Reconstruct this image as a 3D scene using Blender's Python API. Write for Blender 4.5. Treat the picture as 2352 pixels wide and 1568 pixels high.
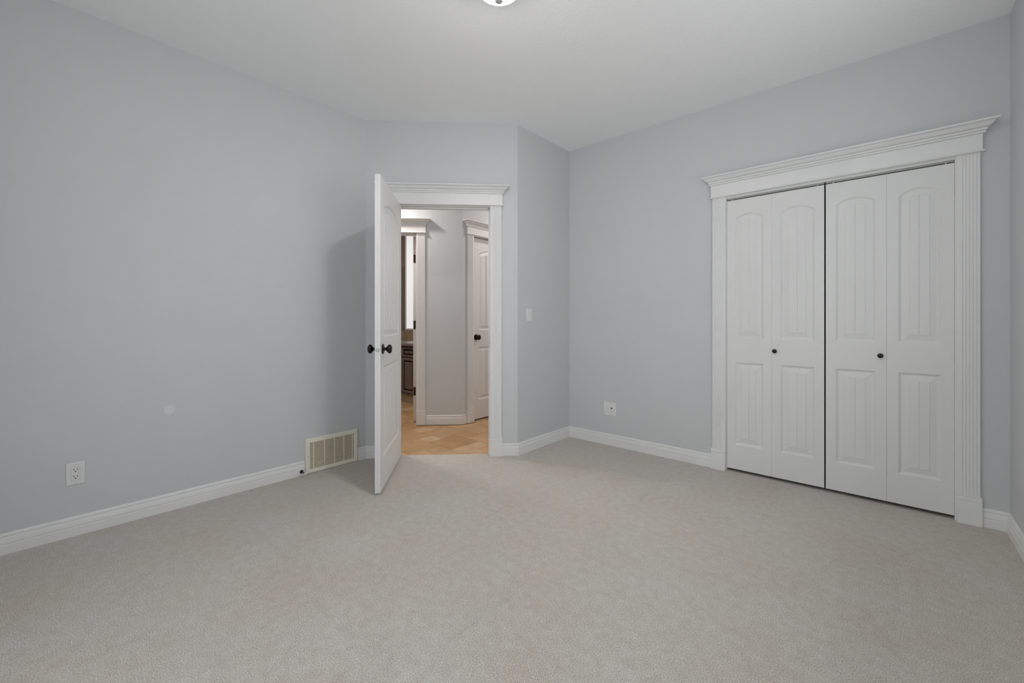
import bpy, math, random
from mathutils import Matrix, Vector

# ------------------------------------------------------------------ scene, camera, light
LAMP_E, WINDOW_W, SIDE_W, HALL_W, BATH_W, WORLD_S = 205.0, 22.0, 18.0, 16.5, 14.0, 0.24
scene = bpy.context.scene
for o in list(bpy.data.objects):
    bpy.data.objects.remove(o)
COL = scene.collection

FPX, HORIZON, YAW, EYE = 973.58, 733.74, 0.7244, 1.1227
cam_data = bpy.data.cameras.new('camera')
cam_data.sensor_fit = 'HORIZONTAL'
cam_data.sensor_width = 36.0
cam_data.lens = 36.0 * FPX / 2352.0
cam_data.shift_y = -(784.0 - HORIZON) / 2352.0
cam_data.clip_start = 0.02
cam = bpy.data.objects.new('camera', cam_data)
cam.location = (0, 0, EYE)
cam.rotation_euler = (math.pi / 2, 0, YAW)
COL.objects.link(cam)
scene.camera = cam

world = bpy.data.worlds.new('world')
scene.world = world
world.use_nodes = True
bg = world.node_tree.nodes['Background']
bg.inputs['Color'].default_value = (0.75, 0.87, 1.0, 1)
bg.inputs['Strength'].default_value = WORLD_S

vs = scene.view_settings
vs.view_transform = 'Standard'
vs.look = 'None'
vs.gamma = 1.0
vs.use_curve_mapping = False
vs.exposure = 0.0
scene.cycles.use_denoising = True
scene.cycles.max_bounces = 14
scene.cycles.diffuse_bounces = 10
scene.cycles.sample_clamp_indirect = 6.0

# room layout (metres; camera stands over the origin)
XL, YR, XC, DD, XD, YB = -3.1683, 3.4241, -2.2936, 4.9559, 0.4876, -0.56
CEIL = 2.74
BX, BY = XL, XL + DD
CY = XC + DD
R2 = math.sqrt(2)
HX, HY = -3.42, 3.06            # inner corner of the hall



def area_light(name, loc, rot, sx, sy, power, color, spread=180):
    d = bpy.data.lights.new(name, 'AREA')
    d.shape = 'RECTANGLE'
    d.size, d.size_y = sx, sy
    d.energy, d.color = power, color
    d.spread = math.radians(spread)
    o = bpy.data.objects.new(name, d)
    o.location, o.rotation_euler = loc, rot
    COL.objects.link(o)
    return o


# daylight of two assumed, unseen bedroom windows, two hall ceiling lamps, bathroom lamp
area_light('assumed_window_daylight', (-0.95, YB - 0.16, 1.33), (math.radians(97), 0, 0), 2.1, 1.85, WINDOW_W, (0.95, 0.985, 1.0))
area_light('assumed_window_daylight', (XD + 0.16, 1.60, 1.50), (math.radians(115), 0, math.radians(90)), 1.3, 1.5, SIDE_W, (0.95, 0.985, 1.0))  # side window assumed; its light tilted up to brighten the ceiling
area_light('hall_lamp', (-3.82, 2.05, 2.70), (0, 0, 0), 0.16, 0.16, HALL_W, (1.0, 0.93, 0.885))
area_light('hall_lamp', (-2.72, 4.15, 2.70), (0, 0, 0), 0.16, 0.16, HALL_W * 0.85, (1.0, 0.92, 0.88))
area_light('bathroom_lamp', (-5.2, 2.7, 2.70), (0, 0, 0), 0.3, 0.3, BATH_W, (1.0, 0.93, 0.85))


# ------------------------------------------------------------------ materials
def srgb(r, g, b):
    f = lambda c: c / 12.92 if c <= 0.04045 else ((c + 0.055) / 1.055) ** 2.4
    return (f(r / 255), f(g / 255), f(b / 255), 1)


def mat(name, col, rough=0.5, metal=0.0, bump=None, spec=0.5, var=None):
    """bump = (scale, strength, distance); var = (scale, colour2, low, high)"""
    m = bpy.data.materials.new(name)
    m.use_nodes = True
    nt = m.node_tree
    b = nt.nodes['Principled BSDF']
    b.inputs['Base Color'].default_value = col
    b.inputs['Roughness'].default_value = rough
    b.inputs['Metallic'].default_value = metal
    b.inputs['Specular IOR Level'].default_value = spec
    tc = nt.nodes.new('ShaderNodeTexCoord')
    if var:
        n = nt.nodes.new('ShaderNodeTexNoise')
        n.inputs['Scale'].default_value = var[0]
        n.inputs['Detail'].default_value = 4
        r = nt.nodes.new('ShaderNodeValToRGB')
        r.color_ramp.elements[0].position = var[2]
        r.color_ramp.elements[1].position = var[3]
        r.color_ramp.elements[0].color = col
        r.color_ramp.elements[1].color = var[1]
        nt.links.new(tc.outputs['Object'], n.inputs['Vector'])
        nt.links.new(n.outputs['Fac'], r.inputs['Fac'])
        nt.links.new(r.outputs['Color'], b.inputs['Base Color'])
    if bump:
        n = nt.nodes.new('ShaderNodeTexNoise')
        n.inputs['Scale'].default_value = bump[0]
        n.inputs['Detail'].default_value = 3
        bp = nt.nodes.new('ShaderNodeBump')
        bp.inputs['Strength'].default_value = bump[1]
        bp.inputs['Distance'].default_value = bump[2]
        nt.links.new(tc.outputs['Object'], n.inputs['Vector'])
        nt.links.new(n.outputs['Fac'], bp.inputs['Height'])
        nt.links.new(bp.outputs['Normal'], b.inputs['Normal'])
    return m


def node(nt, kind, **kw):
    n = nt.nodes.new(kind)
    for k, v in kw.items():
        n.inputs[k].default_value = v
    return n


WALL_C = (0.618, 0.628, 0.642, 1)
M = {}
M['wall'] = mat('blue_grey_wall_paint', WALL_C, 0.55, bump=(170, 0.10, 0.002), spec=0.3)
M['hall'] = mat('grey_hall_wall_paint', (0.63, 0.65, 0.665, 1), 0.6, bump=(170, 0.10, 0.002), spec=0.3)
M['taupe'] = mat('taupe_bathroom_paint', (0.25, 0.21, 0.175, 1), 0.7, bump=(120, 0.1, 0.002))
M['white'] = mat('white_trim_enamel', (0.80, 0.80, 0.79, 1), 0.38, bump=(60, 0.02, 0.001), spec=0.4)
M['door'] = mat('white_door_enamel', (0.77, 0.77, 0.76, 1), 0.42, bump=(220, 0.03, 0.001), spec=0.4)
M['plastic'] = mat('white_plastic', (0.78, 0.78, 0.77, 1), 0.35)
M['slot'] = mat('black_slot', (0.01, 0.01, 0.01, 1), 0.6)
M['grey'] = mat('grey_screw_paint', (0.42, 0.42, 0.41, 1), 0.4)
M['screw'] = mat('painted_screw_head', (0.66, 0.66, 0.65, 1), 0.4)
M['bronze'] = mat('oil_rubbed_bronze', (0.022, 0.018, 0.016, 1), 0.22, metal=0.7, spec=0.6)
M['hinge'] = mat('dark_hinge_bronze', (0.05, 0.022, 0.015, 1), 0.4, metal=0.5)
M['nickel'] = mat('satin_nickel', (0.33, 0.33, 0.32, 1), 0.35, metal=0.9)
M['rubber'] = mat('white_rubber', (0.72, 0.70, 0.67, 1), 0.7)
M['cream'] = mat('cream_metal_paint', (0.88, 0.84, 0.73, 1), 0.4)
M['duct'] = mat('shadowed_duct', (0.46, 0.31, 0.13, 1), 0.8)  # brown shade between the louvers, put into the backing colour
M['track'] = mat('dark_track_metal', (0.03, 0.03, 0.03, 1), 0.5, metal=0.3)
M['dark_closet'] = mat('shade_dark_closet', (0.06, 0.055, 0.05, 1), 0.9)
M['wood'] = mat('taupe_glazed_wood', (0.25, 0.20, 0.175, 1), 0.4, var=(14, (0.20, 0.155, 0.135, 1), 0.35, 0.7))
M['glaze'] = mat('dark_brown_glaze', (0.012, 0.004, 0.003, 1), 0.4)
M['counter'] = mat('mauve_stone_counter', (0.33, 0.27, 0.25, 1), 0.25, var=(60, (0.26, 0.21, 0.2, 1), 0.4, 0.65))
M['porcelain'] = mat('white_porcelain', (0.85, 0.84, 0.83, 1), 0.12)
M['splash'] = mat('beige_backsplash_tile', (0.42, 0.34, 0.24, 1), 0.3, var=(9, (0.34, 0.26, 0.17, 1), 0.35, 0.7))
M['grout'] = mat('sand_grout', (0.36, 0.26, 0.16, 1), 0.9)

m = bpy.data.materials.new('mirror_glass')
m.use_nodes = True
b = m.node_tree.nodes['Principled BSDF']
b.inputs['Base Color'].default_value = (0.85, 0.87, 0.86, 1)
b.inputs['Metallic'].default_value = 1
b.inputs['Roughness'].default_value = 0.02
M['mirror'] = m


def emit(name, col, strength):
    m = bpy.data.materials.new(name)
    m.use_nodes = True
    b = m.node_tree.nodes['Principled BSDF']
    b.inputs['Base Color'].default_value = (0.9, 0.9, 0.9, 1)
    b.inputs['Emission Color'].default_value = col
    b.inputs['Emission Strength'].default_value = strength
    b.inputs['Roughness'].default_value = 0.25
    return m


M['lamp_glass'] = emit('glowing_frosted_glass', (1.0, 0.975, 0.94, 1), LAMP_E)
# glow put mostly into the bowl's bottom, keeping a bright halo off the ceiling
nt = M['lamp_glass'].node_tree
tc = nt.nodes.new('ShaderNodeTexCoord')
sp = nt.nodes.new('ShaderNodeSeparateXYZ')
mr = node(nt, 'ShaderNodeMapRange')
mr.interpolation_type = 'SMOOTHSTEP'
mr.inputs['From Min'].default_value = -0.075
mr.inputs['From Max'].default_value = -0.120
mr.inputs['To Min'].default_value = min(1.3, LAMP_E)
mr.inputs['To Max'].default_value = LAMP_E
nt.links.new(tc.outputs['Object'], sp.inputs[0])
nt.links.new(sp.outputs['Z'], mr.inputs['Value'])
nt.links.new(mr.outputs['Result'], nt.nodes['Principled BSDF'].inputs['Emission Strength'])
M['lit_blind'] = emit('daylit_window_blind', (0.95, 0.96, 1.0, 1), 0.55)

m = bpy.data.materials.new('window_glass')
m.use_nodes = True
nt = m.node_tree
nt.nodes.remove(nt.nodes['Principled BSDF'])
tr = nt.nodes.new('ShaderNodeBsdfTransparent')
gl = node(nt, 'ShaderNodeBsdfGlossy', Roughness=0.02)
mx = node(nt, 'ShaderNodeMixShader', Fac=0.06)
nt.links.new(tr.outputs[0], mx.inputs[1])
nt.links.new(gl.outputs[0], mx.inputs[2])
nt.links.new(mx.outputs[0], nt.nodes['Material Output'].inputs['Surface'])
M['glass'] = m

# ceiling: knockdown texture
m = mat('knockdown_ceiling', (0.94, 0.94, 0.935, 1), 0.8, spec=0.2)
nt = m.node_tree
tc = [n for n in nt.nodes if n.type == 'TEX_COORD'][0]
n1 = node(nt, 'ShaderNodeTexNoise', Scale=42.0, Detail=3.0, Distortion=0.8)
rp = nt.nodes.new('ShaderNodeValToRGB')
rp.color_ramp.elements[0].position, rp.color_ramp.elements[1].position = 0.42, 0.60
bp = node(nt, 'ShaderNodeBump', Strength=0.22, Distance=0.003)
nt.links.new(tc.outputs['Object'], n1.inputs['Vector'])
nt.links.new(n1.outputs['Fac'], rp.inputs['Fac'])
nt.links.new(rp.outputs['Color'], bp.inputs['Height'])
nt.links.new(bp.outputs['Normal'], nt.nodes['Principled BSDF'].inputs['Normal'])
M['ceiling'] = m

# left wall: same paint with one pale patch
m = mat('blue_grey_wall_paint_with_pale_patch', WALL_C, 0.55, bump=(170, 0.10, 0.002), spec=0.3)
nt = m.node_tree
tc = [n for n in nt.nodes if n.type == 'TEX_COORD'][0]
nz = node(nt, 'ShaderNodeTexNoise', Scale=45.0, Detail=2.0)
mpx = node(nt, 'ShaderNodeMapping')
mpx.inputs['Location'].default_value = (-0.533, 0.0, -0.592)
vm = nt.nodes.new('ShaderNodeVectorMath')
vm.operation = 'LENGTH'
ma = nt.nodes.new('ShaderNodeMath')
ma.operation = 'MULTIPLY_ADD'
ma.inputs[1].default_value = 0.022
rp = nt.nodes.new('ShaderNodeValToRGB')
rp.color_ramp.elements[0].position, rp.color_ramp.elements[1].position = 0.030, 0.042
rp.color_ramp.elements[0].color = (0.72, 0.73, 0.745, 1)
rp.color_ramp.elements[1].color = WALL_C
nt.links.new(tc.outputs['Object'], mpx.inputs['Vector'])
nt.links.new(mpx.outputs['Vector'], vm.inputs[0])
nt.links.new(tc.outputs['Object'], nz.inputs['Vector'])
nt.links.new(nz.outputs['Fac'], ma.inputs[0])
nt.links.new(vm.outputs['Value'], ma.inputs[2])
nt.links.new(ma.outputs[0], rp.inputs['Fac'])
nt.links.new(rp.outputs['Color'], nt.nodes['Principled BSDF'].inputs['Base Color'])
M['wall_patch'] = m

# carpet
m = mat('beige_cut_pile_carpet', (0.5, 0.46, 0.40, 1), 1.0, spec=0.1)
nt = m.node_tree
tc = [n for n in nt.nodes if n.type == 'TEX_COORD'][0]
bs = nt.nodes['Principled BSDF']
bs.inputs['Sheen Weight'].default_value = 0.15
bs.inputs['Sheen Roughness'].default_value = 0.6
fine = node(nt, 'ShaderNodeTexNoise', Scale=240.0, Detail=2.0, Roughness=0.75)
mid = node(nt, 'ShaderNodeTexNoise', Scale=26.0, Detail=3.0)
big = node(nt, 'ShaderNodeTexNoise', Scale=2.1, Detail=4.0, Roughness=0.6)
r1 = nt.nodes.new('ShaderNodeValToRGB')
r1.color_ramp.elements[0].position, r1.color_ramp.elements[1].position = 0.34, 0.66
r1.color_ramp.elements[0].color = (0.395, 0.361, 0.322, 1)
r1.color_ramp.elements[1].color = (0.80, 0.783, 0.757, 1)
r2 = nt.nodes.new('ShaderNodeValToRGB')
r2.color_ramp.elements[0].position, r2.color_ramp.elements[1].position = 0.36, 0.66
r2.color_ramp.elements[0].color = (0.965, 0.915, 0.86, 1)
r2.color_ramp.elements[1].color = (1.0, 1.0, 0.99, 1)
r3 = nt.nodes.new('ShaderNodeValToRGB')
r3.color_ramp.elements[0].position, r3.color_ramp.elements[1].position = 0.3, 0.7
r3.color_ramp.elements[0].color = (0.88, 0.865, 0.85, 1)
r3.color_ramp.elements[1].color = (1, 1, 1, 1)
mu1 = nt.nodes.new('ShaderNodeMix')
mu2 = nt.nodes.new('ShaderNodeMix')
for q in (mu1, mu2):
    q.data_type = 'RGBA'
    q.blend_type = 'MULTIPLY'
    q.inputs[0].default_value = 1.0
add = nt.nodes.new('ShaderNodeMath')
add.operation = 'MULTIPLY_ADD'
add.inputs[1].default_value = 0.6
bp = node(nt, 'ShaderNodeBump', Strength=0.7, Distance=0.005)
for n_ in (fine, mid, big):
    nt.links.new(tc.outputs['Object'], n_.inputs['Vector'])
nt.links.new(fine.outputs['Fac'], r1.inputs['Fac'])
nt.links.new(big.outputs['Fac'], r2.inputs['Fac'])
nt.links.new(mid.outputs['Fac'], r3.inputs['Fac'])
nt.links.new(r1.outputs['Color'], mu1.inputs[6])
nt.links.new(r2.outputs['Color'], mu1.inputs[7])
nt.links.new(mu1.outputs[2], mu2.inputs[6])
nt.links.new(r3.outputs['Color'], mu2.inputs[7])
nt.links.new(mu2.outputs[2], bs.inputs['Base Color'])
nt.links.new(mid.outputs['Fac'], add.inputs[0])
nt.links.new(fine.outputs['Fac'], add.inputs[2])
nt.links.new(add.outputs[0], bp.inputs['Height'])
nt.links.new(bp.outputs['Normal'], bs.inputs['Normal'])
M['carpet'] = m

# stone tile, every tile its own tone
m = mat('sandstone_tile', (0.45, 0.30, 0.16, 1), 0.35, bump=(30, 0.06, 0.002))
nt = m.node_tree
bs = nt.nodes['Principled BSDF']
tc = [n for n in nt.nodes if n.type == 'TEX_COORD'][0]
geo = nt.nodes.new('ShaderNodeAttribute')
geo.attribute_name = 'tone'
r1 = nt.nodes.new('ShaderNodeValToRGB')
cr = r1.color_ramp
cr.elements[0].color = (0.42, 0.245, 0.105, 1)
cr.elements[1].color = (0.58, 0.43, 0.27, 1)
cr.elements[1].position = 1.0
e = cr.elements.new(0.35)
e.color = (0.48, 0.31, 0.155, 1)
e = cr.elements.new(0.7)
e.color = (0.54, 0.36, 0.19, 1)
nz = node(nt, 'ShaderNodeTexNoise', Scale=7.0, Detail=6.0, Roughness=0.65)
r2 = nt.nodes.new('ShaderNodeValToRGB')
r2.color_ramp.elements[0].position, r2.color_ramp.elements[1].position = 0.3, 0.7
r2.color_ramp.elements[0].color = (0.78, 0.70, 0.60, 1)
r2.color_ramp.elements[1].color = (1.1, 1.1, 1.12, 1)
mu = nt.nodes.new('ShaderNodeMix')
mu.data_type = 'RGBA'
mu.blend_type = 'MULTIPLY'
mu.inputs[0].default_value = 1
nt.links.new(geo.outputs['Fac'], r1.inputs['Fac'])
nt.links.new(tc.outputs['Object'], nz.inputs['Vector'])
nt.links.new(nz.outputs['Fac'], r2.inputs['Fac'])
nt.links.new(r1.outputs['Color'], mu.inputs[6])
nt.links.new(r2.outputs['Color'], mu.inputs[7])
nt.links.new(mu.outputs[2], bs.inputs['Base Color'])
M['tile'] = m


# ------------------------------------------------------------------ mesh helpers
class MB:
    def __init__(self):
        self.v, self.f = [], []

    def quad(self, *pts):
        n = len(self.v)
        self.v += [tuple(p) for p in pts]
        self.f.append(tuple(range(n, n + len(pts))))
        return self

    def box(self, x0, x1, y0, y1, z0, z1, bev=0.0):
        """box, edges chamfered by bev"""
        x0, x1 = min(x0, x1), max(x0, x1)
        y0, y1 = min(y0, y1), max(y0, y1)
        z0, z1 = min(z0, z1), max(z0, z1)
        n = len(self.v)
        if bev <= 0:
            self.v += [(x, y, z) for z in (z0, z1) for y in (y0, y1) for x in (x0, x1)]
            for q in ((0, 2, 3, 1), (4, 5, 7, 6), (0, 1, 5, 4), (1, 3, 7, 5), (3, 2, 6, 7), (2, 0, 4, 6)):
                self.f.append(tuple(n + i for i in q))
            return self
        b = min(bev, (x1 - x0) / 2.01, (y1 - y0) / 2.01, (z1 - z0) / 2.01)
        idx = {}
        for cx in (0, 1):
            for cy in (0, 1):
                for cz in (0, 1):
                    X, Y, Z = (x0, x1)[cx], (y0, y1)[cy], (z0, z1)[cz]
                    bx, by, bz = (b, -b)[cx], (b, -b)[cy], (b, -b)[cz]
                    for ax, p in ((0, (X, Y + by, Z + bz)), (1, (X + bx, Y, Z + bz)), (2, (X + bx, Y + by, Z))):
                        idx[(cx, cy, cz, ax)] = len(self.v)
                        self.v.append(p)
        I = lambda *k: idx[k]
        for c in (0, 1):
            for ax in range(3):
                def K(a, b_):
                    k = [0, 0, 0]
                    k[ax] = c
                    o = [i for i in range(3) if i != ax]
                    k[o[0]], k[o[1]] = a, b_
                    return idx[(k[0], k[1], k[2], ax)]
                self.f.append((K(0, 0), K(1, 0), K(1, 1), K(0, 1)))
        for ax in range(3):
            o = [i for i in range(3) if i != ax]
            for a in (0, 1):
                for b_ in (0, 1):
                    def K(t, face):
                        k = [0, 0, 0]
                        k[ax] = t
                        k[o[0]], k[o[1]] = a, b_
                        return idx[(k[0], k[1], k[2], face)]
                    self.f.append((K(0, o[0]), K(1, o[0]), K(1, o[1]), K(0, o[1])))
        for cx in (0, 1):
            for cy in (0, 1):
                for cz in (0, 1):
                    self.f.append((I(cx, cy, cz, 0), I(cx, cy, cz, 1), I(cx, cy, cz, 2)))
        return self

    def loft(self, loops, closed=True, cap0=False, cap1=False):
        n0 = len(self.v)
        L = len(loops[0])
        for lp in loops:
            self.v += [tuple(p) for p in lp]
        for i in range(len(loops) - 1):
            for j in range(L if closed else L - 1):
                a, b_ = n0 + i * L + j, n0 + i * L + (j + 1) % L
                self.f.append((a, b_, b_ + L, a + L))
        if cap0:
            self.f.append(tuple(n0 + j for j in range(L))[::-1])
        if cap1:
            self.f.append(tuple(n0 + (len(loops) - 1) * L + j for j in range(L)))
        return self

    def lathe(self, prof, origin=(0, 0, 0), axis=(0, 0, 1), n=32):
        """prof = [(radius, height along axis)]"""
        a = Vector(axis).normalized()
        u = a.orthogonal().normalized()
        w = a.cross(u)
        o = Vector(origin)
        loops = []
        for r, hgt in prof:
            loops.append([o + a * hgt + (u * math.cos(2 * math.pi * k / n) + w * math.sin(2 * math.pi * k / n)) * max(r, 1e-5) for k in range(n)])
        return self.loft(loops, True, True, True)

    def prism(self, poly, z0, z1):
        return self.loft([[(x, y, z0) for x, y in poly], [(x, y, z1) for x, y in poly]], True, True, True)

    def build(self, name, material, parent=None, smooth=False, angle=35):
        import bmesh
        me = bpy.data.meshes.new(name)
        me.from_pydata(self.v, [], self.f)
        bm = bmesh.new()
        bm.from_mesh(me)
        bmesh.ops.recalc_face_normals(bm, faces=bm.faces)
        bm.to_mesh(me)
        bm.free()
        if smooth:
            me.polygons.foreach_set('use_smooth', [True] * len(me.polygons))
            me.set_sharp_from_angle(angle=math.radians(angle))
        me.materials.append(material)
        o = bpy.data.objects.new(name, me)
        COL.objects.link(o)
        if parent is not None:
            o.parent = parent
        return o


def tag(o, label=None, cat=None, group=None, kind=None):
    if label:
        o['label'] = label
    if cat:
        o['category'] = cat
    if group:
        o['group'] = group
    if kind:
        o['kind'] = kind
    return o


def empty(name, loc, rot=0.0, label=None, cat=None, group=None, kind=None):
    o = bpy.data.objects.new(name, None)
    o.empty_display_size = 0.1
    o.location = loc
    o.rotation_euler = (0, 0, math.radians(rot))
    COL.objects.link(o)
    return tag(o, label, cat, group, kind)


def place(o, loc, rot):
    o.location = loc
    o.rotation_euler = (0, 0, math.radians(rot))
    return o


# wall frames: local x runs to the right for someone facing the wall, local y runs INTO the wall, z up
F_LEFT = ((XL, 0, 0), 90)
F_RIGHT = ((0, YR, 0), 0)
F_SHORT = ((XC, 0, 0), 90)
F_DIAG = ((BX, BY, 0), 45)
F_SIDE = ((XD, 0, 0), -90)
F_BACK = ((0, YB, 0), 180)
F_HALL = ((HX, HY, 0), 45)
F_HALLX = ((HX, 0, 0), 90)


def at(frame, x, y=0.0, z=0.0):
    (ox, oy, oz), r = frame
    r = math.radians(r)
    return (ox + x * math.cos(r) - y * math.sin(r), oy + x * math.sin(r) + y * math.cos(r), oz + z)


def wall(name, frame, x0, x1, material, openings=(), label=None, cat='wall', z0=-0.05, z1=CEIL + 0.02, th=0.12, y0=0.0):
    mb = MB()
    x = x0
    for a, b_, lo, hi in sorted(openings):
        mb.box(x, a, y0, y0 + th, z0, z1)
        if lo > z0:
            mb.box(a, b_, y0, y0 + th, z0, lo)
        mb.box(a, b_, y0, y0 + th, hi, z1)
        x = b_
    mb.box(x, x1, y0, y0 + th, z0, z1)
    o = mb.build(name, material)
    place(o, *frame)
    return tag(o, label, cat, kind='structure')


# ------------------------------------------------------------------ shell
DOOR_X0, DOOR_X1, DOOR_H = 0.248, 1.007, 2.052
CL_X0, CL_X1, CL_H = -0.8955, 0.284, 2.020
BA_X0, BA_X1, BA_H = -1.262, -0.492, 2.045
HD_X0, HD_X1, HD_H = 3.220, 3.985, 2.048
J = 0.02                                        # jamb board thickness

wall('wall_left', F_LEFT, YB - 0.05, BY + 0.03, M['wall_patch'], label='long blue-grey bedroom wall with the air return grille at its foot')
wall('wall_entry', F_DIAG, 0.0, (XC - XL) * R2, M['wall'], [(DOOR_X0 - J, DOOR_X1 + J, -0.05, DOOR_H + J)], label='slanted blue-grey wall around the open bedroom door')
wall('wall_corner', F_SHORT, CY, 5.6, M['wall'], label='short blue-grey wall carrying the light switch')
wall('wall_right', F_RIGHT, XC - 0.03, XD + 0.12, M['wall'], [(CL_X0 - J, CL_X1 + J, -0.05, CL_H + J)], label='blue-grey wall around the bifold closet doors')
wall('wall_side', F_SIDE, -YR, -YB + 0.05, M['wall'], [(-2.30, -0.90, 0.70, 2.30)], label='blue-grey wall meeting the closet wall at the edge of the view')
wall('wall_back', F_BACK, -XD - 0.1, -XL + 0.1, M['wall'], [(-0.15, 2.05, 0.35, 2.30)], label='blue-grey wall behind the viewpoint')
wall('wall_hall', F_HALL, -2.3, 0.0, M['hall'], [(BA_X0 - J, BA_X1 + J, -0.05, BA_H + J)], label='grey hall wall opposite the open bedroom door')
wall('wall_passage', F_HALLX, HY, 5.6, M['hall'], [(HD_X0 - J, HD_X1 + J, -0.05, HD_H + J)], label='grey hall wall around the closed panel door')
wall('wall_end', ((0, 5.5, 0), 0), -3.6, -2.2, M['hall'], label='far end wall of the hall, out of view')
wall('wall_bath', ((0, 3.93, 0), 0), -7.0, -3.54, M['taupe'], label='taupe bathroom wall behind the vanity')
wall('wall_bath_side', ((-7.0, 0, 0), 90), 1.4, 4.05, M['taupe'], label='taupe bathroom wall seen only in the mirror')
wall('wall_bath_near', ((0, 1.5, 0), 180), 3.29, 7.1, M['taupe'], label='wall closing the hall and bathroom, out of view')

ceil = MB().box(-7.2, 0.75, -0.75, 5.7, CEIL, CEIL + 0.1).build('ceiling', M['ceiling'])
tag(ceil, 'white knockdown-textured ceiling', 'ceiling', kind='structure')

e = 0.05
poly = [(XL - e, YB - e), (XD + e, YB - e), (XD + e, YR + 0.75), (XC + 0.3, YR + 0.75), (XC + 0.3, YR + e), (XC - e, YR + e), (XC - e, XC - e + DD + e * R2), (XL - e, XL - e + DD + e * R2)]
fl = MB().prism(poly, -0.004, 0.0).build('floor', M['carpet'])
tag(fl, 'beige cut-pile carpet covering the bedroom floor', 'carpet', kind='structure')

# hall tile: large squares with small squares set pinwheel fashion
ta, tb, g = 0.326, 0.163, 0.0022
rng = random.Random(4)
tones = []
FIXED_TONE = {(0, 0, 0): 0.08, (0, 0, 1): 1.0, (1, 1, 1): 0.95, (1, 0, 0): 0.85, (0, 1, 0): 0.7, (-1, 0, 0): 0.3, (0, -1, 0): 0.45}
tm = MB()
ox, oy = -3.163, 2.412
for i in range(-16, 17):
    for j in range(-16, 17):
        X, Y = ox + i * ta + j * tb, oy - i * tb + j * ta
        if -5.6 < X < -2.2 and 1.5 < Y < 5.6:
            for key, bx_ in (((i, j, 0), (X + g, X + ta - g, Y + g, Y + ta - g)), ((i, j, 1), (X - tb + g, X - g, Y + g, Y + tb - g))):
                n0 = len(tm.f)
                tm.box(*bx_, -0.03, -0.006, 0.0015)
                tones += [FIXED_TONE.get(key, rng.uniform(0.2, 0.75 if key[2] == 0 else 0.95))] * (len(tm.f) - n0)
ft = tm.build('floor_tile', M['tile'])
ft.data.attributes.new('tone', 'FLOAT', 'FACE').data.foreach_set('value', tones)
tag(ft, 'sandstone tile floor of the hall laid in large and small squares', 'tile floor', kind='structure')
MB().box(-7.1, -2.2, 1.45, 5.6, -0.04, -0.0085).build('grout_bed', M['grout'], ft)

# closet walls, unlit darkness put into their colour
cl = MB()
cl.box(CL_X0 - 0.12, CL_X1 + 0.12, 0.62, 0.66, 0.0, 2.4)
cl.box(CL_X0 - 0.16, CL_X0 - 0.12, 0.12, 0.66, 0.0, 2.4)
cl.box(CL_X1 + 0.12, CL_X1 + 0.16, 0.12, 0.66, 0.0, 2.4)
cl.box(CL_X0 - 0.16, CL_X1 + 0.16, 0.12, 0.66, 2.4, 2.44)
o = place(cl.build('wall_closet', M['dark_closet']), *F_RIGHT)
tag(o, 'dark closet interior glimpsed through the gap between the bifold doors', 'wall', kind='structure')

# ------------------------------------------------------------------ baseboards
BASE = [(0.014, 0.0), (0.014, 0.044), (0.0118, 0.0465), (0.0118, 0.049), (0.0138, 0.052), (0.0128, 0.063), (0.0098, 0.077),
        (0.0078, 0.080), (0.0078, 0.0825), (0.0095, 0.085), (0.0095, 0.091), (0.0072, 0.097), (0.003, 0.100), (0.0, 0.100)]


def baseboard(name, frame, x0, x1, k0, k1, label):
    """k = shift of the end per metre of thickness (mitre): 0 for a butt end"""
    a = [(x0 + k0 * t, -t, z) for t, z in BASE] + [(x0, 0, 0)]
    b_ = [(x1 + k1 * t, -t, z) for t, z in BASE] + [(x1, 0, 0)]
    o = place(MB().loft([a, b_], True, True, True).build(name, M['white']), *frame)
    return tag(o, label, 'baseboard', kind='structure')


T8 = math.tan(math.radians(22.5))
baseboard('baseboard_left', F_LEFT, YB, 1.306, 1, 0, 'white moulded baseboard along the long wall, ending at the air return grille')
baseboard('baseboard_left.001', F_LEFT, 1.714, BY, 0, -T8, 'short white baseboard between the air return grille and the corner behind the open door')
baseboard('baseboard_entry', F_DIAG, 0.0, DOOR_X0 - 0.102, T8, 0, 'short white baseboard behind the open bedroom door')
baseboard('baseboard_entry.001', F_DIAG, DOOR_X1 + 0.102, (XC - XL) * R2, 0, T8, 'tiny white baseboard piece between the door plinth and the outside corner')
baseboard('baseboard_corner', F_SHORT, CY, YR, -T8, -1, 'white baseboard under the light switch')
baseboard('baseboard_right', F_RIGHT, XC, CL_X0 - 0.102, 1, 0, 'white baseboard between the room corner and the closet')
baseboard('baseboard_right.001', F_RIGHT, CL_X1 + 0.102, XD, 0, -1, 'short white baseboard between the closet and the side wall')
baseboard('baseboard_side', F_SIDE, -YR, -YB, 1, -1, 'white baseboard along the side wall at the edge of the view')
baseboard('baseboard_back', F_BACK, -XD, -XL, 1, -1, 'white baseboard behind the viewpoint')
baseboard('baseboard_hall', F_HALL, BA_X1 + 0.104, 0.0, 0, -T8, 'white baseboard of the hall wall seen through the doorway')
baseboard('baseboard_passage', F_HALLX, HY, HD_X0 - 0.104, T8, 0, 'sliver of white hall baseboard beside the closed panel door')

# ------------------------------------------------------------------ door and closet surrounds
CROWN = [(0, 0), (0.009, 0), (0.011, 0.002), (0.011, 0.009), (0.006, 0.011), (0.006, 0.013), (0.015, 0.014), (0.0165, 0.017), (0.0165, 0.022), (0.012, 0.024),
         (0.012, 0.026), (0.020, 0.028), (0.0255, 0.031), (0.031, 0.036), (0.036, 0.042), (0.040, 0.048), (0.042, 0.0495), (0.049, 0.050), (0.0555, 0.0515), (0.0565, 0.054), (0.0565, 0.060), (0.055, 0.062)]


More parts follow.
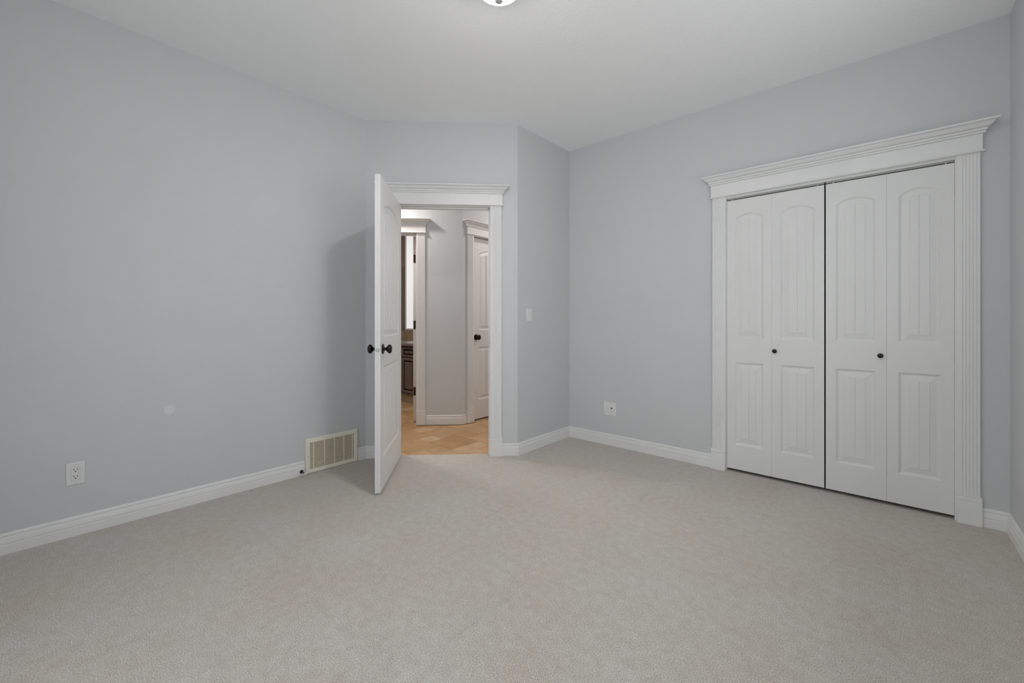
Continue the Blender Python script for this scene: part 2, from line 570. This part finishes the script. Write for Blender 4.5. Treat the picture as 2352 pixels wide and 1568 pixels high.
def casing_mesh(x0, x1, z0, z1, inner, th=0.019):
    """fluted pilaster; inner = +1 when the plain border is at x1, -1 when at x0"""
    w = x1 - x0
    pr = [(0.0, 0.0), (0.0, th - 0.002), (0.002, th)]
    nfl = 5
    lo, hi = (0.004, w - 0.021) if inner > 0 else (0.021, w - 0.004)
    pitch = (hi - lo) / nfl
    for k in range(nfl):
        c = lo + pitch * (k + 0.5)
        for u, d in ((-0.36, 0), (-0.26, 0.0030), (0.0, 0.0045), (0.26, 0.0030), (0.36, 0)):
            pr.append((c + u * pitch, th - d))
    pr += [(w - 0.002, th), (w, th - 0.002), (w, 0.0)]
    return MB().loft([[(x0 + a, -b_, z0) for a, b_ in pr], [(x0 + a, -b_, z1) for a, b_ in pr]], True, True, True)


def plinth_mesh(x0, x1, z1=0.155, th=0.026):
    pr = [(0.0, th), (z1 - 0.037, th), (z1 - 0.034, th - 0.004), (z1 - 0.031, th - 0.004), (z1 - 0.028, th - 0.001), (z1 - 0.012, th - 0.001), (z1 - 0.009, th - 0.004), (z1 - 0.006, th - 0.004), (z1 - 0.002, th - 0.001), (z1, th - 0.002), (z1, 0.0), (0.0, 0.0)]
    return MB().loft([[(x0, -t, z) for z, t in pr], [(x1, -t, z) for z, t in pr]], True, True, True)


def surround(name, frame, x0, x1, hz, label, frieze_h=0.097, jamb=0.12, stop=None, jamb_name='jamb', lip=0.0, zfl=0.0, strike=False):
    root = empty(name, frame[0], frame[1], label, 'door trim', kind='structure')
    fz = hz + 0.004 + lip                       # underside of the frieze
    rv = 0.004
    for sx, e_ in ((-1, x0), (1, x1)):
        mb = MB().box(e_, e_ + sx * J, 0.0 - 0.001, jamb, zfl, hz + J)
        if stop is not None:
            mb.box(e_ - sx * 0.011, e_, stop, stop + 0.036, zfl, hz)
        mb.build('jamb', M['white'], root)
        a, b_ = sorted((e_ + sx * rv, e_ + sx * (rv + 0.092)))
        casing_mesh(a, b_, 0.154 + zfl, fz, -sx).build('casing', M['white'], root)
        a, b_ = sorted((e_ + sx * (rv + 0.002), e_ + sx * (rv + 0.098)))
        plinth_mesh(a, b_).build('plinth_block', M['white'], root)
    mb = MB().box(x0, x1, -0.001, jamb, hz, hz + J)
    if stop is not None:
        mb.box(x0, x1, stop, stop + 0.036, hz - 0.011, hz)
    mb.build('head_jamb', M['white'], root)
    a, b_ = x0 - rv - 0.100, x1 + rv + 0.100
    MB().box(a, b_, -0.026, 0, fz + 0.009, fz + frieze_h, 0.001).build('frieze_board', M['white'], root)
    pr = [(0.0, 0.0), (0.031, 0.0), (0.0345, 0.002), (0.0345, 0.007), (0.031, 0.009), (0.0, 0.009)]
    loops = []
    for t, z in pr:
        d = max(t - 0.026, 0)
        loops.append([(a - d, 0, fz + z), (a - d, -t, fz + z), (b_ + d, -t, fz + z), (b_ + d, 0, fz + z)])
    MB().loft(loops, True, False, False).build('bead', M['white'], root)
    cz = fz + frieze_h
    loops = []
    for d, z in CROWN:
        t = 0.026 + d
        loops.append([(a - d, 0, cz + z), (a - d, -t, cz + z), (b_ + d, -t, cz + z), (b_ + d, 0, cz + z)])
    MB().loft(loops, True, True, True).build('crown_moulding', M['white'], root, smooth=True, angle=30)
    return root


t1 = surround('trim_1', F_DIAG, DOOR_X0, DOOR_X1, DOOR_H, 'white fluted casing and crown around the open bedroom doorway', stop=0.040)
MB().box(DOOR_X1 - 0.0012, DOOR_X1 + 0.001, 0.004, 0.034, 0.890, 0.950, 0.0005).build('strike_plate', M['hinge'], t1)
surround('trim_2', F_RIGHT, CL_X0, CL_X1, CL_H, 'white fluted casing and long crown around the bifold closet', lip=0.009)
surround('trim_3', F_HALL, BA_X0, BA_X1, BA_H - 0.004, 'white casing with crown around the bathroom doorway across the hall', frieze_h=0.085, stop=0.045, zfl=-0.006)
surround('trim_4', F_HALLX, HD_X0, HD_X1, HD_H - 0.004, 'white casing with crown around the closed hall door', frieze_h=0.085, stop=0.065, zfl=-0.006)


# ------------------------------------------------------------------ moulded doors
STICK = [(0.0, 0.0), (0.003, 0.0026), (0.0065, 0.0042), (0.0095, 0.0080), (0.0125, 0.0092), (0.018, 0.0094)]


def panel_loop(x0, x1, z0, z1, rise, o, ts):
    """outline of a panel inset by o: bottom, then the arched head sampled at ts (0..1)"""
    a, b_, lo = x0 + o, x1 - o, z0 + o
    if rise > 0:
        hw = (x1 - x0) / 2
        Rr = (hw * hw + rise * rise) / (2 * rise)
        xc, zc = (x0 + x1) / 2, z1 - Rr
        top = lambda x: zc + math.sqrt(max((Rr - o) ** 2 - (x - xc) ** 2, 0))
    else:
        top = lambda x: z1 - o
    return [(b_, lo)] + [(b_ + (a - b_) * t, top(b_ + (a - b_) * t)) for t in ts] + [(a, lo)]


def panel_face(mb, y, sgn, W, zb, zt, panels, grooves, bevel_w, hw, gd):
    """one moulded face of a door at depth y; sgn=+1 when the face looks toward +y. panels=[(x0,x1,z0,z1,rise)] bottom to top"""
    P = lambda x, z, d: (x, y - sgn * d, z)
    z = zb
    for (x0, x1, z0, z1, rise) in panels:
        mb.quad(P(0, z, 0), P(W, z, 0), P(W, z0, 0), P(0, z0, 0))
        o_f = STICK[-1][0] + bevel_w
        fx0, fx1 = x0 + o_f, x1 - o_f
        fw = fx1 - fx0
        gx = [fx0 + fw * (k + 1) / (grooves + 1) for k in range(grooves)]
        xs = sorted(set([fx0, fx1] + [q for c in gx for q in (c - hw, c, c + hw)] + [fx0 + fw * k / 10 for k in range(11) if all(abs(fx0 + fw * k / 10 - c) > hw * 1.3 for c in gx)]))
        ts = [(fx1 - x) / fw for x in reversed(xs)]
        loops = [(panel_loop(x0, x1, z0, z1, rise, o, ts), d) for o, d in STICK]
        loops.append((panel_loop(x0, x1, z0, z1, rise, o_f - 0.0015, ts), 0.0042))
        loops.append((panel_loop(x0, x1, z0, z1, rise, o_f, ts), 0.0018))
        mb.loft([[P(px, pz, d) for px, pz in lp] for lp, d in loops], True)
        lp0 = loops[0][0]
        # stiles beside the panel
        zs = lp0[1][1]
        mb.quad(P(0, z0, 0), P(x0, z0, 0), P(x0, zs, 0), P(0, zs, 0))
        mb.quad(P(x1, z0, 0), P(W, z0, 0), P(W, zs, 0), P(x1, zs, 0))
        # area above the head up to z1
        zz = z1 + 0.004
        mb.quad(P(0, zs, 0), P(x0, zs, 0), P(x0, zz, 0), P(0, zz, 0))
        mb.quad(P(x1, zs, 0), P(W, zs, 0), P(W, zz, 0), P(x1, zz, 0))
        arch = lp0[1:-1]
        for k in range(len(arch) - 1):
            (ax, az), (bx, bz) = arch[k], arch[k + 1]
            mb.quad(P(bx, bz, 0), P(ax, az, 0), P(ax, zz, 0), P(bx, zz, 0))
        # raised field with V grooves
        lf = loops[-1][0]
        tops = lf[1:-1][::-1]
        zlo = lf[0][1]
        cols = []
        for (px, pz) in tops:
            dg = gd if any(abs(px - c) < 1e-6 for c in gx) else 0.0
            cols.append([P(px, zlo, 0.0018), P(px, zlo + 0.005, 0.0018 + dg), P(px, pz - 0.005, 0.0018 + dg), P(px, pz, 0.0018)])
        mb.loft(cols, False)
        z = zz
    mb.quad(P(0, z, 0), P(W, z, 0), P(W, zt, 0), P(0, zt, 0))


def panel_door(W, zb, zt, th, panels, grooves, bevel_w, parent, name='leaf', hw=0.0110, gd=0.0130):
    mb = MB()
    panel_face(mb, 0.0, -1, W, zb, zt, panels, grooves, bevel_w, hw, gd)
    panel_face(mb, th, 1, W, zb, zt, panels, grooves, bevel_w, hw, gd)
    for (x, a, b_) in ((0, 0, th), (W, 0, th)):
        mb.quad((x, a, zb), (x, b_, zb), (x, b_, zt), (x, a, zt))
    for z in (zb, zt):
        mb.quad((0, 0, z), (W, 0, z), (W, th, z), (0, th, z))
    return mb.build(name, M['door'], parent)


def knob_set(parent, x, y, z, sgn, material, name='knob', scale=1.0):
    """rose, neck and ball pointing along sgn*y"""
    s = scale
    rose = MB().lathe([(0.0, 0), (0.033 * s, 0), (0.0335 * s, 0.003 * s), (0.031 * s, 0.007 * s), (0.022 * s, 0.009 * s), (0.014 * s, 0.010 * s)], (x, y, z), (0, sgn, 0), 32)
    r = rose.build('rose', material, parent, smooth=True)
    pr = [(0.0135 * s, 0.008 * s), (0.013 * s, 0.012 * s), (0.010 * s, 0.016 * s), (0.0095 * s, 0.021 * s), (0.0115 * s, 0.025 * s), (0.019 * s, 0.029 * s),
          (0.0272 * s, 0.036 * s), (0.0302 * s, 0.043 * s), (0.0302 * s, 0.047 * s), (0.0272 * s, 0.053 * s), (0.020 * s, 0.0575 * s), (0.010 * s, 0.0597 * s), (0.0, 0.060 * s)]
    k = MB().lathe(pr, (x, y, z), (0, sgn, 0), 32).build(name, material, parent, smooth=True)
    return k


DW = 0.762
PAN = [(0.102, 0.660, 0.222, 0.815, 0.0), (0.102, 0.660, 1.005, 1.925, 0.062)]
# bedroom door, swung open
d1 = empty('door_1', at(F_DIAG, DOOR_X0 + 0.002, -0.001), 45 - 88.6, 'white two-panel bedroom door standing open, arched upper panel and dark round knobs', 'door', kind='structure')
panel_door(0.756, 0.016, 2.050, 0.035, PAN, 5, 0.028, d1, 'door_slab')
knob_set(d1, 0.690, 0.035, 0.931, 1, M['bronze'])
knob_set(d1, 0.690, 0.0, 0.931, -1, M['bronze'])
MB().lathe([(0.0, 0), (0.0125, 0), (0.0125, 0.0015), (0.009, 0.002), (0.0085, 0.005), (0.0, 0.005)], (0.756, 0.0175, 0.928), (1, 0, 0), 24).build('latch', M['nickel'], d1, smooth=True)
for hz in (0.25, 1.03, 1.80):
    MB().lathe([(0.0, -0.045), (0.007, -0.045), (0.007, 0.045), (0.0, 0.045)], (-0.004, -0.006, hz), (0, 0, 1), 12).build('hinge', M['hinge'], d1)

# bathroom door, swung into the bathroom
d4 = empty('door_4', at(F_HALL, -0.508, 0.123), 135, 'edge of the white bathroom door standing open, dark hinges showing', 'door', kind='structure')
panel_door(DW, 0.012, 2.035, 0.035, PAN, 5, 0.028, d4, 'door_slab')
for hz in (1.790, 1.066, 0.338):
    MB().box(-0.003, 0.001, 0.004, 0.032, hz - 0.045, hz + 0.045).build('hinge', M['hinge'], d4)
knob_set(d4, DW - 0.066, 0.035, 0.920, 1, M['bronze'])

# closed door in the hall
d5 = empty('door_5', at(F_HALLX, HD_X0 + 0.002, 0.028), 90, 'closed white panel door at the right of the hall with dark knob', 'door', kind='structure')
panel_door(DW - 0.001, 0.008, 2.034, 0.035, PAN, 5, 0.028, d5, 'door_slab')
knob_set(d5, 0.066, 0.0, 0.925, -1, M['bronze'])


# bifold closet doors
def bifold(name, xa, xm, xb, knob_x, label, pins):
    r = empty(name, (0, YR, 0), 0, label, 'closet door', kind='structure')
    y0 = 0.007
    for a, b_ in ((xa, xm), (xm, xb)):
        w = b_ - a - 0.0008
        lf = panel_door(w, 0.022, 2.004, 0.032, [(0.052, w - 0.052, 0.203, 0.808, 0.0), (0.052, w - 0.052, 0.985, 1.898, 0.036)], 1, 0.030, r, 'leaf', 0.003, 0.003)
        lf.location = (a + 0.0004, y0, 0)
        if a < knob_x < b_:
            MB().lathe([(0.0, 0), (0.007, 0), (0.0065, 0.004), (0.006, 0.007), (0.010, 0.0095), (0.0138, 0.0125), (0.0143, 0.015), (0.0125, 0.0185), (0.007, 0.0205), (0.0, 0.021)],
                       (knob_x - a, 0.0, 0.903), (0, -1, 0), 24).build('knob', M['bronze'], lf, smooth=True)
    for p in pins:
        MB().lathe([(0.0, 0), (0.0035, 0), (0.0035, 0.009), (0.0, 0.009)], (p, y0 + 0.010, 2.003), (0, 0, 1), 10).build('pivot_pin', M['plastic'], r)
    MB().box(xa + 0.002, xb - 0.002, y0 + 0.004, y0 + 0.034, 2.0115, 2.0195).build('track', M['grey'], r)
    return r


bifold('door_2', -0.8945, -0.6047, -0.3080, -0.587, 'pair of white bifold closet leaves nearer the room corner, small dark knob', (-0.862, -0.345))
bifold('door_3', -0.3004, -0.0016, 0.2835, -0.031, 'pair of white bifold closet leaves nearer the side wall, small dark knob', (-0.262, 0.250))

# ------------------------------------------------------------------ assumed bedroom windows (out of view)
def window(name, frame, x0, x1, z0, z1, label):
    w = empty(name, frame[0], frame[1], label, 'window', kind='structure')
    xm = (x0 + x1) / 2
    fr = MB()
    for a, b_, lo, hi in ((x0, x0 + 0.06, z0, z1), (x1 - 0.06, x1, z0, z1), (x0 + 0.06, x1 - 0.06, z0, z0 + 0.06), (x0 + 0.06, x1 - 0.06, z1 - 0.06, z1), (xm - 0.02, xm + 0.02, z0 + 0.06, z1 - 0.06)):
        fr.box(a, b_, 0.03, 0.10, lo, hi, 0.003)
    fr.build('window_frame', M['white'], w)
    for a, b_ in ((x0 + 0.06, xm - 0.02), (xm + 0.02, x1 - 0.06)):
        MB().box(a, b_, 0.062, 0.066, z0 + 0.06, z1 - 0.06).build('pane', M['glass'], w)
    MB().box(x0 - 0.05, x1 + 0.05, -0.03, 0.03, z0 - 0.03, z0, 0.004).build('window_sill', M['white'], w)


window('window_1', ((0, YB, 0), 180), -0.15, 2.05, 0.35, 2.30, 'assumed bedroom window in the wall behind the viewpoint, out of view')
window('window_3', F_SIDE, -2.30, -0.90, 0.70, 2.30, 'assumed bedroom window in the side wall, just out of view')

# ------------------------------------------------------------------ ceiling light
LX, LY = -1.353, 1.437
cl = empty('ceiling_light', (LX, LY, CEIL), 0, 'lit white glass dome ceiling light with a grey finial, at the middle of the ceiling', 'ceiling light')
MB().lathe([(0.0, 0), (0.122, 0), (0.126, -0.004), (0.126, -0.036), (0.122, -0.040), (0.116, -0.040), (0.116, -0.030), (0.0, -0.030)], (0, 0, 0), (0, 0, 1), 56).build('canopy', M['white'], cl, smooth=True)  # unseen rim, made deep to shield the ceiling from the glow
pr = []
for k in range(0, 15):
    a = k / 14 * math.pi / 2
    pr.append((0.120 * math.cos(a) if k < 14 else 0.0, -0.0350 - 0.085 * math.sin(a)))
MB().lathe([(0.0, -0.0350)] + pr, (0, 0, 0), (0, 0, 1), 64).build('glass_shade', M['lamp_glass'], cl, smooth=True)
MB().lathe([(0.0, -0.117), (0.015, -0.1175), (0.0205, -0.121), (0.022, -0.127), (0.0205, -0.134), (0.0155, -0.140), (0.008, -0.1435), (0.0, -0.1445)], (0, 0, 0), (0, 0, 1), 32).build('finial', M['grey'], cl, smooth=True)


# ------------------------------------------------------------------ small wall fittings
def rounded_plate(w, h, th, cx=0.0, cz=0.0):
    mb = MB()
    loops = []
    for ins, y in ((0.0, 0.0), (0.0, -th * 0.45), (0.0015, -th * 0.8), (0.0045, -th)):
        a, b_ = w / 2 - ins, h / 2 - ins
        r = 0.004
        lp = []
        for sx, sz, a0 in ((1, 1, 0), (-1, 1, 90), (-1, -1, 180), (1, -1, 270)):
            for k in range(4):
                t = math.radians(a0 + k * 30)
                lp.append((cx + sx * (a - r) + r * math.cos(t), y, cz + sz * (b_ - r) + r * math.sin(t)))
        loops.append(lp)
    return mb.loft(loops, True, True, True)


def receptacle_slots(parent, cx, cz, y, s=1.0, material=None):
    m_ = material or M['slot']
    mb = MB()
    mb.box(cx - 0.0072 * s, cx - 0.0047 * s, y - 0.0004, y + 0.002, cz - 0.0005 * s, cz + 0.0078 * s)
    mb.box(cx + 0.0047 * s, cx + 0.0072 * s, y - 0.0004, y + 0.002, cz + 0.0005 * s, cz + 0.0072 * s)
    mb.lathe([(0.0, 0), (0.0028 * s, 0), (0.0028 * s, 0.0024), (0.0, 0.0024)], (cx, y + 0.002, cz - 0.0062 * s), (0, -1, 0), 14)
    return mb.build('socket_slots', m_, parent)


# power outlet, left wall
ol = empty('power_outlet', at(F_LEFT, 0.147, 0, 0.321), 90, 'white duplex power outlet low on the long wall', 'outlet')
rounded_plate(0.070, 0.114, 0.006).build('cover_plate', M['plastic'], ol)
rc = MB().box(-0.0168, 0.0168, -0.0075, -0.002, -0.0335, 0.0335, 0.001).build('receptacle', M['plastic'], ol)
MB().box(-0.0176, 0.0176, -0.00605, -0.002, -0.0343, 0.0343).build('reveal', M['grey'], ol)
for cz in (0.019, -0.0165):
    receptacle_slots(rc, 0, cz, -0.0075, 1.0)
for cz in (0.0485, -0.0485):
    MB().lathe([(0.0, 0), (0.003, 0), (0.0026, 0.001), (0.0, 0.001)], (0, -0.006, cz), (0, -1, 0), 14).build('screw', M['screw'], ol)

# combined plate, right wall
cp = empty('media_outlet', at(F_RIGHT, -1.858, 0, 0.324), 0, 'white wide wall plate with outlet, cable and phone jacks near the room corner', 'outlet')
rounded_plate(0.120, 0.118, 0.006).build('cover_plate', M['plastic'], cp)
rc = MB().box(-0.0430, -0.0094, -0.0068, -0.002, -0.0375, 0.0295, 0.0006).build('receptacle', M['plastic'], cp)
for cz in (0.014, -0.0225):
    receptacle_slots(rc, -0.0262, cz, -0.0068, 0.8, M['grey'])
ins = MB().box(0.0030, 0.0366, -0.0068, -0.002, -0.0375, 0.0295, 0.0006).build('jack_insert', M['plastic'], cp)
MB().lathe([(0.0, 0), (0.0058, 0), (0.0058, 0.006), (0.0045, 0.008), (0.0, 0.008)], (0.0195, -0.0068, 0.0085), (0, -1, 0), 12).build('cable_jack', M['slot'], ins)
MB().box(0.0155, 0.0240, -0.0078, -0.0063, -0.0260, -0.0175).build('phone_jack', M['grey'], ins)

# light switch, short wall
ls = empty('light_switch', at(F_SHORT, 2.810, 0, 1.162), 90, 'white rocker light switch beside the bedroom doorway', 'light switch')
rounded_plate(0.070, 0.114, 0.006).build('cover_plate', M['plastic'], ls)
mb = MB()
mb.loft([[(-0.0165, -0.002, z), (0.0165, -0.002, z), (0.0165, -d, z), (-0.0165, -d, z)] for z, d in ((-0.0333, 0.0070), (0.0, 0.0075), (0.0333, 0.0105))], True, True, True)
mb.build('rocker', M['plastic'], ls)
for cz in (0.0485, -0.0485):
    MB().lathe([(0.0, 0), (0.003, 0), (0.0026, 0.001), (0.0, 0.001)], (0, -0.006, cz), (0, -1, 0), 14).build('screw', M['screw'], ls)

# air return grille, left wall
gx0, gx1, gh = 1.310, 1.711, 0.254
gr = empty('air_return_grille', at(F_LEFT, 0, 0, 0), 90, 'cream metal air return grille on the wall foot behind the door', 'air grille')
loops = []
for ins, y in ((0.0, -0.001), (0.0, -0.014), (0.004, -0.019), (0.026, -0.0185), (0.030, -0.016), (0.030, -0.004)):
    loops.append([(gx0 + ins, y, 0.001 + ins), (gx1 - ins, y, 0.001 + ins), (gx1 - ins, y, gh - ins), (gx0 + ins, y, gh - ins)])
MB().loft(loops, True).build('frame', M['cream'], gr)
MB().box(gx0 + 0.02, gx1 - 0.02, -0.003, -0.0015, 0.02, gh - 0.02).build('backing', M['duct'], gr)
ix0, ix1, iz0, iz1 = gx0 + 0.029, gx1 - 0.029, 0.031, gh - 0.029
lv = MB()
nl = 24
bars = [1.366, 1.447, 1.524, 1.598, 1.667]
for k in range(nl):
    z = iz0 + (iz1 - iz0) * (k + 0.5) / nl
    segs = [(ix0, ix1)]
    if k == 3:
        segs = [(ix0, 1.405), (bars[1], ix1)]
    for a, b_ in segs:
        lv.loft([[(q, -0.0165, z - 0.0016), (q, -0.0162, z - 0.0002), (q, -0.0085, z + 0.0014), (q, -0.0088, z + 0.0002)] for q in (a, b_)], True, True, True)
    if k == 3:
        lv.loft([[(q, -0.0165, z - 0.0024 + dz), (q, -0.0160, z - 0.0012 + dz), (q, -0.0065, z + 0.0022 + dz), (q, -0.0070, z + 0.0012 + dz)] for q, dz in ((1.405, 0), (bars[1] - 0.002, 0.0052))], True, True, True)
lv.build('louvers', M['cream'], gr)
for bx in bars:
    MB().box(bx - 0.002, bx + 0.002, -0.0172, -0.0060, iz0, iz1).build('divider_bar', M['cream'], gr)
for sx in (gx0 + 0.014, gx1 - 0.014):
    MB().lathe([(0.0, 0), (0.0035, 0), (0.003, 0.0012), (0.0, 0.0014)], (sx, -0.0187, 0.125), (0, -1, 0), 14).build('screw', M['grey'], gr)

# door stop on the baseboard
ds = empty('door_stop', at(F_LEFT, 1.280, -0.0135, 0.029), 90, 'small black door stop with white tip on the baseboard beside the grille', 'door stop')
MB().lathe([(0.0, 0), (0.0125, 0), (0.0128, 0.003), (0.010, 0.007), (0.0062, 0.010), (0.0048, 0.014), (0.0, 0.014)], (0, 0, 0), (0, -1, 0), 24).build('flange', M['bronze'], ds, smooth=True)
MB().lathe([(0.0, 0.01), (0.0062, 0.01), (0.0062, 0.052), (0.0072, 0.053), (0.0072, 0.056), (0.0, 0.056)], (0, 0, 0), (0, -1, 0), 16).build('rod', M['bronze'], ds, smooth=True)
MB().lathe([(0.0, 0.056), (0.0090, 0.056), (0.0100, 0.060), (0.0090, 0.070), (0.006, 0.073), (0.0, 0.073)], (0, 0, 0), (0, -1, 0), 20).build('rubber_tip', M['rubber'], ds, smooth=True)

# ------------------------------------------------------------------ bathroom glimpsed through the two doorways
VY = 3.38
vn = empty('vanity_cabinet', (0, VY, 0), 0, 'dark glazed wood vanity cabinet glimpsed through the bathroom doorway', 'cabinet')
vx0, vx1 = -5.90, -4.46
MB().box(vx0, vx1, 0.020, 0.545, 0.09, 0.766).build('body', M['wood'], vn)
MB().box(vx0, vx1, 0.012, 0.545, -0.006, 0.09).build('tiled_base', M['splash'], vn)
MB().box(vx0, vx1, 0.006, 0.02, 0.088, 0.116, 0.004).build('base_moulding', M['wood'], vn)


def cab_front(name, a, b_, z0, z1, fr):
    p = MB()
    p.box(a, a + fr, 0.0, 0.02, z0, z1, 0.002).box(b_ - fr, b_, 0.0, 0.02, z0, z1, 0.002)
    p.box(a + fr, b_ - fr, 0.0, 0.02, z0, z0 + fr, 0.002).box(a + fr, b_ - fr, 0.0, 0.02, z1 - fr, z1, 0.002)
    o = p.build(name, M['wood'], vn)
    MB().box(a + fr, b_ - fr, 0.010, 0.019, z0 + fr, z1 - fr).build('glazed_recess', M['glaze'], o)
    q = 0.020
    a2, b2, z2, z3 = a + fr + q, b_ - fr - q, z0 + fr + q, z1 - fr - q
    MB().box(a2, b2, 0.002, 0.012, z2, z3, 0.005).build('raised_field', M['wood'], o)
    return o


for k in range(4):
    a = -5.595 + k * 0.288
    if a + 0.28 < vx1:
        cab_front('drawer', a, a + 0.280, 0.616, 0.742, 0.024)
        cab_front('cabinet_door', a, a + 0.280, 0.122, 0.600, 0.034)

ct = empty('countertop', (0, VY, 0), 0, 'mauve stone vanity countertop glimpsed through the bathroom doorway', 'countertop')
MB().box(vx0 - 0.01, vx1 + 0.01, -0.025, 0.545, 0.766, 0.800, 0.004).build('slab', M['counter'], ct)
MB().box(vx0 - 0.01, vx1 + 0.01, 0.533, 0.547, 0.801, 0.958, 0.002).build('backsplash', M['splash'], ct)
# oval basin rim
bl = []
for k, (rr, z) in enumerate([(1.0, 0.8), (1.0, 0.808), (0.93, 0.812), (0.87, 0.808), (0.80, 0.775)]):
    bl.append([(-4.87 + 0.25 * rr * math.cos(t), 0.22 + 0.19 * rr * math.sin(t), z) for t in [2 * math.pi * q / 40 for q in range(40)]])
MB().loft(bl, True, True, True).build('basin', M['porcelain'], ct, smooth=True)

mi = empty('wall_mirror', (0, 3.93, 0), 0, 'vanity mirror left of the bright bathroom window, glimpsed through the bathroom doorway', 'mirror')
MB().box(-6.7, -5.735, -0.008, -0.002, 0.965, 1.955, 0.002).build('glass', M['mirror'], mi)

w2 = empty('window_2', (0, 3.93, 0), 0, 'bright bathroom window with a white blind seen as a strip beside the bathroom door', 'window', kind='structure')
MB().box(-5.695, -4.95, -0.006, -0.002, 0.985, 2.62).build('blind', M['lit_blind'], w2)
wf = MB()
for a, b_, lo, hi in ((-5.722, -5.695, 0.960, 2.65), (-4.95, -4.92, 0.960, 2.65), (-5.695, -4.95, 0.960, 0.985), (-5.695, -4.95, 2.62, 2.65)):
    wf.box(a, b_, -0.022, -0.002, lo, hi, 0.002)
wf.build('window_frame', M['white'], w2)
